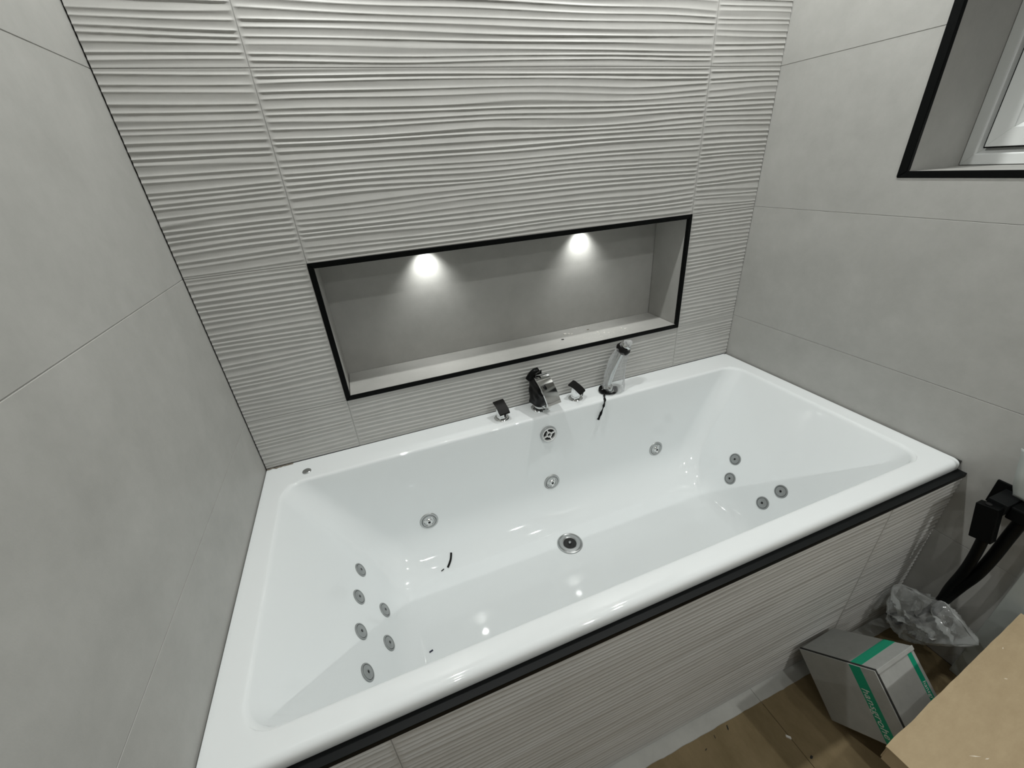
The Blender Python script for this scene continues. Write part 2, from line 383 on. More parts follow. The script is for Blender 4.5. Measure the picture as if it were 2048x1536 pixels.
# ---- window
wn = struct('window_1', 'white window frame in the tiled recess', (0, 0, 0))
def ring(name, x, y0, y1, z0, z1, wdt, dep, m, parent, slope=0.0):
    """rectangular frame of four mitred bars facing -x; slope sinks the inner edge"""
    P = [(y0, z0), (y1, z0), (y1, z1), (y0, z1)]; sg = -1 if y1 < y0 else 1
    I = [(y0 + sg * wdt, z0 + wdt), (y1 - sg * wdt, z0 + wdt), (y1 - sg * wdt, z1 - wdt), (y0 + sg * wdt, z1 - wdt)]
    out = []
    for k in range(4):
        k2 = (k + 1) % 4
        V = [(x, *P[k]), (x, *P[k2]), (x + slope, *I[k2]), (x + slope, *I[k])]
        V += [(x + dep, v[1], v[2]) for v in V]
        V = [(a, b2, zz(c)) for a, b2, c in V]
        F = [(0, 1, 2, 3), (7, 6, 5, 4), (0, 4, 5, 1), (1, 5, 6, 2), (2, 6, 7, 3), (3, 7, 4, 0)]
        o = obj(name, V, F, m, parent); out.append(o)
        bm = bmesh.new(); bm.from_mesh(o.data); bmesh.ops.recalc_face_normals(bm, faces=bm.faces); bmesh.ops.bevel(bm, geom=list(bm.edges), offset=0.0008, segments=1, affect='EDGES'); bm.to_mesh(o.data); bm.free()
    return out
fy0, fy1, fz0, fz1 = WY0 - 0.0015, WY1 + 0.0015, WZ0 + 0.0045, WZ1 - 0.003
ring('outer_frame', XW, fy0, fy1, fz0, fz1, 0.024, 0.05, 'upvc', wn)
ring('outer_frame', XW + 0.001, fy0 - 0.023, fy1 + 0.023, fz0 + 0.023, fz1 - 0.023, 0.018, 0.05, 'upvc', wn, 0.012)
ring('rubber_seal', XW - 0.0035, fy0 - 0.0385, fy1 + 0.0385, fz0 + 0.0385, fz1 - 0.0385, 0.0032, 0.03, 'black', wn)
ring('sash', XW - 0.006, fy0 - 0.0415, fy1 + 0.0415, fz0 + 0.0415, fz1 - 0.0415, 0.042, 0.04, 'upvc', wn)
ring('glazing_bead', XW - 0.003, fy0 - 0.083, fy1 + 0.083, fz0 + 0.083, fz1 - 0.083, 0.016, 0.03, 'upvc', wn, 0.014)
slab('pane', (XW + 0.014, fy1 + 0.085, fz0 + 0.085), (XW + 0.02, fy0 - 0.085, fz1 - 0.085), 'pane', wn)

# ================================================================== BATH
bath = thing('whirlpool_bath', 'large white rectangular whirlpool bath with many chrome jets', 'bath', (0.9, -0.4, 0))
D = 0.43
def rrect(x0, x1, y0, y1, r, z, nc=8, ns=14, cr=0.0, rho=0.12):
    """ccw rounded rectangle; y0<y1"""
    pts = []
    cs = [(x1 - r, y0 + r, -90), (x1 - r, y1 - r, 0), (x0 + r, y1 - r, 90), (x0 + r, y0 + r, 180)]
    for k, (cx, cy, a0) in enumerate(cs):
        for i in range(nc + 1):
            a = math.radians(a0 + 90 * i / nc); px, py = cx + r * math.cos(a), cy + r * math.sin(a)
            if cr and k in (1, 2):      # back corners: cove tangent to the back wall, meeting the end wall in a crease
                u = (nc - i) / nc if k == 1 else i / nc; ph = math.radians(50)
                qx = rho * (math.sin(ph) - math.sin(ph * u)); qy = rho * (1 - math.cos(ph * u))
                sx, sy = (x1 - qx if k == 1 else x0 + qx), y1 - qy
                px += (sx - px) * cr; py += (sy - py) * cr
            pts.append((px, py, z))
        nx = cs[(k + 1) % 4]; a = math.radians(a0 + 90)
        pts.append((k, a))
    out = []; m = nc + 2; C4 = [pts[j * m:(j + 1) * m - 1] for j in range(4)]
    for k in range(4):
        out += C4[k]; p = C4[k][-1]; q = C4[(k + 1) % 4][0]
        ln = math.hypot(q[0] - p[0], q[1] - p[1]); e = min(0.008 / ln, 0.1)
        for i in range(1, ns):
            t = e if i == 1 else (1 - e if i == ns - 1 else (i - 1) / (ns - 2))
            out.append((p[0] + (q[0] - p[0]) * t, p[1] + (q[1] - p[1]) * t, z))
    return out
rings = []
OX0, OX1, OY0, OY1 = 0.0006, 1.7962, -0.8085, -0.0008
rings.append(rrect(OX0 + 0.02, OX1 - 0.02, OY0 + 0.02, OY1 - 0.01, 0.006, -0.034))
rings.append(rrect(OX0 + 0.003, OX1 - 0.003, OY0 + 0.003, OY1, 0.006, -0.031))
rings.append(rrect(OX0, OX1, OY0, OY1, 0.008, -0.026))
for a in range(0, 91, 10):
    s, c = math.sin(math.radians(a)), math.cos(math.radians(a)); ins = 0.014 * (1 - c)
    rings.append(rrect(OX0 + ins * .3, OX1 - ins * .3, OY0 + ins, OY1, 0.008, -0.014 + 0.014 * s))
rings.append(rrect(OX0 + 0.012, OX1 - 0.012, OY0 + 0.03, OY1 - 0.012, 0.010, 0.0))
def inner(d, r, ins_x=0.0, ins_y=0.0, z=None, cr=0.0, rho=0.12):
    return rrect(0.060 + 0.55 * d + ins_x, 1.735 - 0.55 * d - ins_x, -0.7545 + 0.12 * d + ins_y, -0.106 - 0.088 * d - ins_y, r, -d if z is None else z, cr=cr, rho=rho)
for k in (1.0, 0.25): rings.append(inner(-0.0, 0.062 + 0.013 * k, -0.013 * k - 0.004, -0.010 * k - 0.004, 0.0))
for a in range(10, 91, 10):
    s, c = math.sin(math.radians(a)), math.cos(math.radians(a)); r_ = 0.009
    rings.append(inner(r_ * (1 - c) , 0.060, -r_ * (1 - s) * 0.6, -r_ * (1 - s) * 0.8, -r_ * (1 - c)))
PHI, RHO = 62.0, 0.165          # cove between back wall and floor: sweeps 62 degrees, then a crease
RF = RHO * math.sin(math.radians(PHI))
for k in range(1, 9):
    d = 0.009 + (D - RF - 0.009) * k / 8; rings.append(inner(d, 0.060 + 0.09 * d, cr=max(0.0, min(1.0, (d - 0.03) / 0.18)), rho=0.08 + 0.13 * d))
rr = 0.060 + 0.09 * (D - RF)
def cove(u):
    a = math.radians(PHI * u); d = D - RF + RHO * math.sin(a)
    return inner(d, rr, 0.05 * (1 - math.sqrt(max(0, 1 - max(0, (u - 0.5) / 0.5) ** 2))), RHO * (1 - math.cos(a)), -d, cr=1.0, rho=0.08 + 0.13 * d)
for k in range(1, 15): rings.append(cove(math.sin(math.pi / 2 * k / 14)))
LASTX = 0.05; LASTY = RHO * (1 - math.cos(math.radians(PHI)))
rings.append(inner(D, rr, LASTX + 0.007, LASTY + 0.007, -D, cr=1.0, rho=0.137))
rings.append(inner(D, rr, LASTX + 0.03, LASTY + 0.03, -D, cr=1.0, rho=0.137))
V = []; F = []; n = len(rings[0])
for R_ in rings: V += R_
for i in range(len(rings) - 1):
    for k in range(n):
        k2 = (k + 1) % n; F.append((i * n + k2, i * n + k, (i + 1) * n + k, (i + 1) * n + k2))
F.append([(len(rings) - 1) * n + k for k in range(n)])
shell = obj('shell', shift(V), F, 'acrylic', bath, smooth=True)
bm = bmesh.new(); bm.from_mesh(shell.data); bmesh.ops.recalc_face_normals(bm, faces=bm.faces); bm.to_mesh(shell.data); bm.free()
if shell.data.polygons[-1].normal.z < 0: shell.data.flip_normals()
shell.data.set_sharp_from_angle(angle=math.radians(60))
# bath underside body so the tub is a solid thing standing on the floor
for (fx, fy) in ((0.42, -0.25), (1.38, -0.25), (0.42, -0.6), (1.38, -0.6)):
    Vf, Ff = lathe([(0.03, 0.0), (0.03, 0.01), (0.012, 0.015), (0.012, H - D - 0.004)], 12)
    obj('foot', [(v[0] + fx, v[1] + fy, v[2]) for v in Vf], Ff, 'whitep', bath)

def orient(nrm): return Vector(nrm).normalized().to_track_quat('Z', 'Y').to_matrix().to_4x4()
def placed(name, me_cache, V, F, m, parent, loc, nrm, smooth=True, spin=0.0):
    key = me_cache
    if key not in CACHE:
        me = bpy.data.meshes.new(name); me.from_pydata(V, [], F); me.update()
        me.materials.append(M[m])
        if smooth:
            me.polygons.foreach_set('use_smooth', [True] * len(me.polygons)); 
            try: me.set_sharp_from_angle(angle=math.radians(32))
            except Exception: pass
        CACHE[key] = me
    o = bpy.data.objects.new(name, CACHE[key]); COL.objects.link(o)
    o.parent = parent
    o.matrix_local = Matrix.Translation(Vector(loc) - off(parent)) @ orient(nrm) @ Matrix.Rotation(spin, 4, 'Z')
    return o
def subpart(name, key, V, F, m, parent):
    if key not in CACHE:
        me = bpy.data.meshes.new(name); me.from_pydata(V, [], F); me.update(); me.materials.append(M[m])
        me.polygons.foreach_set('use_smooth', [True] * len(me.polygons))
        try: me.set_sharp_from_angle(angle=math.radians(32))
        except Exception: pass
        CACHE[key] = me
    o = bpy.data.objects.new(name, CACHE[key]); COL.objects.link(o); o.parent = parent; return o
CACHE = {}
# small end-wall jets: rim disc with groove and a dark central nozzle
SJ = lathe([(0.0225, -0.004), (0.0225, 0.0005), (0.0215, 0.0022), (0.0185, 0.0026), (0.0180, 0.0014), (0.0172, 0.0014), (0.0168, 0.0026), (0.008, 0.0032), (0.0055, 0.0042), (0.0042, 0.0042), (0.0036, 0.001), (0.0, 0.001)], 36, close=False)
NZ = lathe([(0.0034, 0.0011), (0.0034, 0.0024), (0.0, 0.0024)], 14, close=False)
GR = lathe([(0.0179, 0.00145), (0.0173, 0.00145), (0.0173, 0.0018), (0.0179, 0.0018), (0.0179, 0.00145)], 36, close=False)
nl = (1, 0, 0.55); nr = (-1, 0, 0.55); nb = (0, -1, 0.088)
def endjet(x, y, z, nrm):
    o = placed('jet', 'sj', *SJ, 'jet', bath, (x, y, zz(z)), nrm, spin=random.uniform(0, 6))
    subpart('nozzle', 'sjn', *NZ, 'hole', o); subpart('groove', 'sjg', *GR, 'hole', o)
for (y, d) in ((-0.2514, 0.2689), (-0.3531, 0.2577), (-0.4577, 0.2582), (-0.5591, 0.2713), (-0.3496, 0.3513), (-0.4518, 0.3535)):
    endjet(0.060 + 0.55 * d, y, -d, nl)
for (y, d) in ((-0.3198, 0.2725), (-0.3434, 0.336), (-0.5145, 0.2721), (-0.4872, 0.335)):
    endjet(1.735 - 0.55 * d, y, -d, nr)
# larger back-wall jets: outer collar, chrome bowl, nozzle ball
BJ = lathe([(0.0315, -0.004), (0.0315, 0.0006), (0.0300, 0.0024), (0.0245, 0.0030), (0.0238, 0.0016), (0.0232, 0.0016), (0.0225, 0.0034), (0.0185, 0.0034), (0.0150, -0.0005), (0.0, -0.001)], 40, close=False)
BB = lathe([(0.0125, -0.001), (0.0118, 0.004), (0.009, 0.0078), (0.0055, 0.0092), (0.0042, 0.0092)], 28, close=False)
BH = lathe([(0.0046, 0.0093), (0.004, 0.0095), (0.0, 0.0085)], 18, close=False)
def spoke_set(r0, r1, wdt, z0, z1, angs):
    V = []; F = []
    for a in angs:
        c, s = math.cos(a), math.sin(a); k = len(V)
        for z in (z0, z1):
            for (r, t) in ((r0, -wdt), (r1, -wdt), (r1, wdt), (r0, wdt)): V.append((r * c - t * s, r * s + t * c, z))
        F += [(k, k + 3, k + 2, k + 1), (k + 4, k + 5, k + 6, k + 7)] + [(k + i, k + (i + 1) % 4, k + 4 + (i + 1) % 4, k + 4 + i) for i in range(4)]
    return V, F
BR = lathe([(0.0239, 0.0017), (0.0231, 0.0017), (0.0231, 0.0021), (0.0239, 0.0021), (0.0239, 0.0017)], 40, close=False)
BS = spoke_set(0.0115, 0.0185, 0.0022, 0.0, 0.0028, [0.4, 2.5, 4.6])
for x in (0.4374, 0.9012, 1.3676):
    d = 0.280; o = placed('jet', 'bj', *BJ, 'steel2', bath, (x, -0.106 - 0.088 * d, zz(-d)), nb, spin=random.uniform(0, 6))
    subpart('nozzle', 'bjb', *BB, 'chrome', o); subpart('nozzle_opening', 'bjh', *BH, 'hole', o); subpart('groove', 'bjr', *BR, 'hole', o); subpart('spokes', 'bjs', *BS, 'chrome', o)
# overflow: collar cup, dark recess and white cross
OV = lathe([(0.0315, -0.003), (0.0315, 0.004), (0.0300, 0.0075), (0.0265, 0.0085), (0.0255, 0.0075), (0.0250, 0.0), (0.0, 0.0)], 40, close=False)
o = placed('overflow', 'ov', *OV, 'steel2', bath, (0.9012, -0.1128, zz(-0.0731)), nb)
subpart('recess', 'ovr', *lathe([(0.0252, 0.0004), (0.0, 0.0004)], 30, close=False), 'hole', o)
CR = lathe([(0.0262, 0.0), (0.0262, 0.0105), (0.0232, 0.0105), (0.0228, 0.0)], 40, close=False)
subpart('grille_ring', 'ovc', *CR, 'whitep', o)
subpart('grille_hub', 'ovh', *lathe([(0.0100, 0.001), (0.0100, 0.0100), (0.0072, 0.0100), (0.0068, 0.001)], 28, close=False), 'whitep', o)
subpart('grille_spokes', 'ovs', *spoke_set(0.0095, 0.0245, 0.0019, 0.004, 0.0098, [0.35, 1.92, 3.49, 5.06]), 'whitep', o)
# drain in the tub floor
DR = lathe([(0.047, -0.002), (0.044, 0.0022), (0.0415, 0.0028), (0.0385, 0.0002), (0.0375, 0.0002), (0.0365, 0.0032), (0.0270, 0.0036), (0.0235, 0.0010), (0.0232, -0.014), (0.0, -0.014)], 44, close=False)
o = placed('drain', 'dr', *DR, 'steel2', bath, (0.8905, -0.295, zz(-D + 0.0006)), (0, 0, 1))
subpart('drain_well', 'drw', *lathe([(0.0233, 0.0006), (0.0, 0.0004)], 36, close=False), 'hole', o)
DRS = lathe([(0.0058, -0.013), (0.0058, 0.004), (0.0045, 0.0068), (0.0, 0.0076)], 20, close=False)
subpart('drain_stem', 'drs', *DRS, 'satin', o)
# air control button on the rim
BT = lathe([(0.0125, -0.001), (0.0125, 0.002), (0.0110, 0.0034), (0.0, 0.0042)], 28, close=False)
placed('air_button', 'btn', *BT, 'steel2', bath, (0.122, -0.0659, zz(0.0004)), (0, 0, 1))

# ================================================================== TAPS on the rim
def knob(label, x, y, ang):
    t = thing('tap_handle', label, 'tap', (x, y, zz(0)), group='tap handles on the bath rim')
    t.rotation_euler = (0, 0, ang)
    def lp(name, VF, m, sm=True):
        o = obj(name, VF[0], VF[1], m, t, sm, local=True)
        try: o.data.set_sharp_from_angle(angle=math.radians(32))
        except Exception: pass
        return o
    lp('base_ring', lathe([(0.0265, 0.0), (0.0265, 0.003), (0.0245, 0.0052), (0.0205, 0.0062), (0.0195, 0.0050), (0.0178, 0.0050)], 36, close=False), 'chrome')
    # stem: cylinder whose top is cut along the slope of the lever
    n = 32; V = []; F = []
    for i in range(n):
        a = 2 * math.pi * i / n; cx, cy = 0.0172 * math.cos(a), 0.0172 * math.sin(a)
        top = 0.050 + 0.58 * cy
        V += [(cx, cy, 0.004), (cx, cy, 0.0145), (cx * 0.985, cy * 0.985, 0.0152), (cx, cy, 0.016), (cx, cy, top)]
    for i in range(n):
        j = (i + 1) % n
        for k in range(4): F.append((i * 5 + k, j * 5 + k, j * 5 + k + 1, i * 5 + k + 1))
    F.append([i * 5 + 4 for i in range(n)])
    lp('stem', (V, F), 'chrome')
    # lever: curved plate sloping to the front, taped in black
    pr_ = [(0.0205, 0.0615), (0.013, 0.0610), (0.002, 0.0560), (-0.010, 0.0490), (-0.020, 0.0415), (-0.0290, 0.0345)]
    V = []; F = []; hw = 0.0195
    for k, (yy, z) in enumerate(pr_):
        wv = hw + 0.0006 * math.sin(k * 2.1)
        V += [(-wv, yy, z), (wv, yy, z + 0.0006), (wv, yy - 0.001, z - 0.0045), (-wv, yy - 0.001, z - 0.0045)]
    for k in range(len(pr_) - 1):
        a = k * 4; c = a + 4
        F += [(a, a + 1, c + 1, c), (a + 1, a + 2, c + 2, c + 1), (a + 2, a + 3, c + 3, c + 2), (a + 3, a, c, c + 3)]
    F += [(3, 2, 1, 0), (len(V) - 4, len(V) - 3, len(V) - 2, len(V) - 1)]
    o = lp('lever', (V, F), 'tape')
    # loose tail of tape
    lp('tape_tail', ([(-0.004, -0.0288, 0.0325), (0.0045, -0.0296, 0.0325), (0.003, -0.0270, 0.019), (-0.0015, -0.0266, 0.017), (-0.004, -0.0296, 0.0325), (0.0045, -0.0304, 0.0325), (0.003, -0.0278, 0.019), (-0.0015, -0.0274, 0.017)], [(0, 1, 2, 3), (7, 6, 5, 4), (0, 4, 5, 1), (1, 5, 6, 2), (2, 6, 7, 3), (3, 7, 4, 0)]), 'tape', False)
    return t
knob('chrome tap handle with a black taped lever, left of the spout', 0.7535, -0.0515, math.radians(8))
knob('chrome tap handle with a black taped lever, between spout and wrapped hand shower', 1.0445, -0.0475, math.radians(34))

# spout
sp = thing('bath_spout', 'chrome waterfall bath spout half wrapped in black plastic', 'tap', (0.9005, -0.052, zz(0)))
sp.rotation_euler = (0, 0, math.radians(9))
def lp(parent, name, VF, m, sm=True, ang=32):
    o = obj(name, VF[0], VF[1], m, parent, sm, local=True)
    try: o.data.set_sharp_from_angle(angle=math.radians(ang))
    except Exception: pass
    return o
lp(sp, 'base_ring', lathe([(0.033, 0.0), (0.033, 0.004), (0.030, 0.0065), (0.026, 0.0072), (0.0235, 0.006)], 40, close=False), 'chrome')
lp(sp, 'stem', lathe([(0.0225, 0.004), (0.0225, 0.017), (0.0205, 0.019), (0.0205, 0.040)], 32, close=True), 'chrome')
# curved waterfall plate (local: -y is forward)
prof = [(0.022, 0.118), (0.012, 0.1295), (-0.002, 0.1345), (-0.016, 0.1335), (-0.031, 0.1265), (-0.047, 0.1150), (-0.062, 0.1005), (-0.076, 0.0840), (-0.086, 0.0700), (-0.092, 0.0600)]
prof = [(p_.x, p_.y) for p_ in smoothpath([(a, b2, 0) for a, b2 in prof], 4)]
V = []; F = []; hw = 0.0265; th = 0.006
for k, (yy, z) in enumerate(prof):
    a = prof[max(k - 1, 0)]; c = prof[min(k + 1, len(prof) - 1)]; tx, tz = c[0] - a[0], c[1] - a[1]; ln = math.hypot(tx, tz)
    nx_, nz_ = tz / ln, -tx / ln    # inward normal
    if nz_ > 0: nx_, nz_ = -nx_, -nz_
    V += [(-hw, yy, z), (hw, yy, z), (hw, yy + nx_ * th, z + nz_ * th), (-hw, yy + nx_ * th, z + nz_ * th)]
m_ = len(prof)
for k in range(m_ - 1):
    a = k * 4; c = a + 4
    F += [(a, c, c + 1, a + 1), (a + 1, c + 1, c + 2, a + 2), (a + 2, c + 2, c + 3, a + 3), (a + 3, c + 3, c, a)]
F += [(0, 1, 2, 3), ((m_ - 1) * 4 + 3, (m_ - 1) * 4 + 2, (m_ - 1) * 4 + 1, (m_ - 1) * 4)]
lp(sp, 'waterfall_plate', (V, F), 'chrome', True, 40)
# body between plate and stem
body = [(0.019, 0.030), (0.020, 0.112), (0.010, 0.1215), (-0.003, 0.1265), (-0.016, 0.1255), (-0.030, 0.119), (-0.045, 0.108), (-0.060, 0.094), (-0.050, 0.078), (-0.032, 0.058), (-0.018, 0.030)]
k = len(body); V = [(-0.0235, a, z) for a, z in body] + [(0.0235, a, z) for a, z in body]
F = [tuple(range(k))[::-1], tuple(range(k, 2 * k))] + [(i, (i + 1) % k, (i + 1) % k + k, i + k) for i in range(k)]
lp(sp, 'body', (V, F), 'chrome', False)
# black plastic wrap draped over the left side and back of the body (crumpled sheet)
def crumple(V, amp, sc, seed):
    out = []
    for v in V:
        p_ = Vector(v) * sc + Vector((seed, seed * 2.3, 0))
        out.append(tuple(Vector(v) + Vector((noise.noise(p_), noise.noise(p_ + Vector((9, 0, 0))), noise.noise(p_ + Vector((0, 9, 0))))) * amp))
    return out
nu, nv = 22, 20; V = []; F = []
# section curve round the left side: from front-left edge, along left side, round the back
sec = [(-0.004, -0.040), (-0.022, -0.038), (-0.0295, -0.020), (-0.0300, 0.0), (-0.0310, 0.018), (-0.026, 0.028), (-0.005, 0.0305), (0.014, 0.029), (0.026, 0.022)]
sec = [(p_.x, p_.y) for p_ in smoothpath([(a, b2, 0) for a, b2 in sec], 3)]
for layer in (0, 1):
    for j in range(nv + 1):
        t = j / nv; z = 0.026 + 0.108 * t
        plate = [(0.060, -0.055), (0.085, -0.073), (0.1005, -0.060), (0.1150, -0.045), (0.1265, -0.029), (0.1335, -0.014), (0.140, -0.004)]
        yfz = -0.030 - 0.025 * max(0, min(1, (z - 0.026) / 0.034))
        for (za_, ya_), (zb_, yb_) in zip(plate, plate[1:]):
            if za_ <= z <= zb_: yfz = ya_ + (yb_ - ya_) * (z - za_) / (zb_ - za_)
        for i, (xx, yy) in enumerate(sec):
            yl = yy if yy > -0.004 else -0.004 + (yy + 0.004) / 0.036 * (-yfz - 0.004)
            k_ = 1 - 0.06 * t
            V.append((xx * k_ + (0.0008 if layer else 0), yl + (0.0008 if layer else 0), z + 0.006 * (t > 0.98) * math.sin(i * 2.2)))
V = crumple(V, 0.0035, 48, 2.0)
W = len(sec); n1_ = (nv + 1) * W
for j in range(nv):
    for i in range(W - 1):
        a = j * W + i; F.append((a, a + 1, a + W + 1, a + W)); F.append((n1_ + a, n1_ + a + W, n1_ + a + W + 1, n1_ + a + 1))
lp(sp, 'black_wrap', (V, F), 'bplastic', True, 60)
# knotted top of the wrap
V, F = tube([(-0.030, 0.020, 0.118), (-0.022, 0.016, 0.136), (-0.010, 0.011, 0.146), (0.003, 0.007, 0.150)], [0.012, 0.011, 0.0115, 0.0085], 9)
lp(sp, 'wrap_knot', (crumple(V, 0.006, 70, 5.0), F), 'bplastic', True, 60)
# diverter: ringed stub with a clear plastic knob on the right of the stem
V, F = lathe([(0.0135, 0), (0.0135, 0.006), (0.0115, 0.007), (0.0115, 0.009), (0.0095, 0.0095), (0.0095, 0.004), (0.005, 0.004), (0.005, 0.013), (0.0, 0.013)], 28, close=False)
Mx = Matrix.Translation((0.004, -0.021, 0.024)) @ orient((0.25, -0.95, 0.2))
lp(sp, 'diverter', ([tuple(Mx @ Vector(v)) for v in V], F), 'chrome')
V, F = lathe([(0.0, 0.013), (0.0105, 0.013), (0.0118, 0.016), (0.0118, 0.022), (0.0095, 0.0245), (0.0, 0.0245)], 24, close=False)
lp(sp, 'diverter_knob', ([tuple(Mx @ Vector((v[0] + 0.006, v[1] - 0.004, v[2] - 0.004))) for v in V], F), 'whitep')

# hand shower in a plastic sleeve
hs = thing('hand_shower', 'chrome hand shower in a clear plastic sleeve on the bath rim', 'shower', (1.178, -0.056, zz(0)))
lp(hs, 'base_ring', lathe([(0.027, 0.0), (0.027, 0.004), (0.024, 0.0065), (0.019, 0.0075), (0.0175, 0.022), (0.015, 0.026)], 36, close=True), 'chrome')
path = smoothpath([(0, 0, 0.02), (0.012, -0.001, 0.07), (0.030, -0.002, 0.12), (0.049, -0.003, 0.158)], 5)
V, F = tube(path, [0.0085 + 0.0035 * i / (len(path) - 1) for i in range(len(path))], 14); lp(hs, 'handle', (V, F), 'chrome')
Mx = Matrix.Translation((0.058, -0.004, 0.172)) @ orient((0.55, -0.35, 0.75))
V, F = lathe([(0.0, -0.014), (0.013, -0.013), (0.0185, -0.006), (0.0200, 0.004), (0.0190, 0.011), (0.0, 0.0125)], 28, close=False)
lp(hs, 'head', ([tuple(Mx @ Vector((v[0] * 1.15, v[1], v[2]))) for v in V], F), 'chrome')
Mx2 = Matrix.Translation((0.0515, -0.004, 0.163)) @ orient((0.45, -0.3, 0.8))
V, F = lathe([(0.0200, -0.013), (0.0245, -0.006), (0.0262, 0.003), (0.0250, 0.010), (0.0225, 0.010), (0.0185, -0.013), (0.0200, -0.013)], 24, close=False)
lp(hs, 'tape_band', (crumple([tuple(Mx2 @ Vector(v)) for v in V], 0.003, 90, 1), F), 'tape', True, 50)
# sleeve: wide at the bottom, gathered at the head
V = []; F = []; nn = 30; lev = 22
cen = smoothpath([(0.020, -0.006, 0.004), (0.021, -0.005, 0.05), (0.030, -0.003, 0.10), (0.045, -0.004, 0.145), (0.060, -0.005, 0.175), (0.072, -0.007, 0.193)], 5)
for i, c_ in enumerate(cen):
    t = i / (len(cen) - 1)
    rx = 0.026 * (1 - t) ** 0.8 + 0.0185; ry = 0.016 * (1 - t) + 0.014
    if t > 0.72: rx = 0.0205; ry = 0.0185
    if t > 0.9: rx *= max(0.25, 1 - (t - 0.9) * 6); ry *= max(0.25, 1 - (t - 0.9) * 6)
    for k in range(nn):
        a = 2 * math.pi * k / nn; f_ = 1 + 0.06 * math.sin(7 * a + 4 * t) + 0.05 * math.sin(4 * a - 6 * t)
        V.append((c_.x + rx * math.cos(a) * f_, c_.y + ry * math.sin(a) * f_, c_.z + 0.010 * (1 - t) * math.cos(a + 0.6) * -1 + 0.010 * (1 - t)))
for i in range(len(cen) - 1):
    for k in range(nn):
        k2 = (k + 1) % nn; F.append((i * nn + k, i * nn + k2, (i + 1) * nn + k2, (i + 1) * nn + k))
F.append([(len(cen) - 1) * nn + k for k in range(nn)])
lp(hs, 'plastic_sleeve', (crumple(V, 0.004, 55, 3), F), 'poly2', True, 180)
# torn black plastic at the foot
V = []; F = []; nn = 26
for lv, (r, z) in enumerate(((0.0290, 0.0015), (0.0350, 0.0035), (0.0365, 0.0090), (0.0310, 0.0140))):
    for k in range(nn):
        a = 2 * math.pi * k / nn; V.append((r * math.cos(a), r * math.sin(a) * 0.93, z * (1 + 0.45 * math.sin(3 * a + lv))))
for lv in range(3):
    for k in range(nn):
        if lv == 2 and 3 <= k <= 9: continue
        k2 = (k + 1) % nn; F.append((lv * nn + k, lv * nn + k2, (lv + 1) * nn + k2, (lv + 1) * nn + k))
lp(hs, 'torn_wrap', (crumple(V, 0.003, 70, 8), F), 'bplastic', True, 60)
# black twisted strip hanging over the inner edge of the bath
pth = smoothpath([(-0.026, -0.016, 0.008), (-0.033, -0.026, 0.006), (-0.040, -0.038, 0.0040), (-0.047, -0.0535, -0.004), (-0.0575, -0.0615, -0.020), (-0.069, -0.0640, -0.044), (-0.080, -0.0655, -0.066)], 6)
rad = [0.0032 + 0.0012 * math.sin(i * 0.9) + (0.0012 if i > len(pth) - 6 else 0) for i in range(len(pth))]
V, F = tube(pth, rad, 8, 0.7); lp(hs, 'wrap_tail', (crumple(V, 0.0015, 140, 4), F), 'bplastic', True, 60)

# ================================================================== bits lying about
def scrap(name, label, cat, pts, wdt, hgt, m, group=None):
    P = smoothpath(pts, 5) if len(pts) > 2 else [Vector(p) for p in pts]; V = []; F = []
    for i, p in enumerate(P):
        t = (P[min(i + 1, len(P) - 1)] - P[max(i - 1, 0)]).normalized(); s = Vector((-t.y, t.x, 0)).normalized() * wdt / 2
        for q in (p - s, p + s): V.append((q.x, q.y, zz(q.z) + hgt)); V.append((q.x, q.y, zz(q.z)))
    for i in range(len(P) - 1):
        a = i * 4; c = a + 4
        F += [(a, a + 2, c + 2, c), (a + 1, c + 1, c + 3, a + 3), (a, c, c + 1, a + 1), (a + 2, a + 3, c + 3, c + 2)]
    F += [(0, 1, 3, 2), (len(V) - 4, len(V) - 2, len(V) - 1, len(V) - 3)]
    o = obj(name, V, F, m); tag(o, label, cat, group); return o
M['bluebit'] = mat('dark_blue_plastic', (0.008, 0.010, 0.035), 0.5)
# depth of the sloping fillet at the back of the tub floor
def tubz(y):
    q = (-0.106 - 0.088 * D) - y
    if q >= LASTY: return -D
    a = math.acos(min(1, max(-1, 1 - max(q, 0) / RHO)))
    return -(D - RF + RHO * math.sin(a))
TB = lambda x, y: (x, y, tubz(y) + 0.001)
scrap('rubber_strip', 'short curved black strip lying in the bottom of the bath', 'scrap', [TB(0.462, -0.222), TB(0.470, -0.214), TB(0.479, -0.203), TB(0.485, -0.190)], 0.0065, 0.003, 'tape')
scrap('plastic_bit', 'tiny dark fragment beside the curved black strip in the bath', 'scrap', [TB(0.4385, -0.2255), TB(0.4485, -0.2225)], 0.0025, 0.002, 'tape')
scrap('plastic_bit', 'tiny dark blue fragment on the bath floor near the front edge', 'scrap', [(0.350, -0.4735, -D), (0.3605, -0.4705, -D)], 0.004, 0.002, 'bluebit')
scrap('plastic_bit', 'tiny black chip on the niche shelf', 'scrap', [(1.0525, 0.0785, Z3 + 0.014), (1.0615, 0.0765, Z3 + 0.014)], 0.005, 0.002, 'tape')
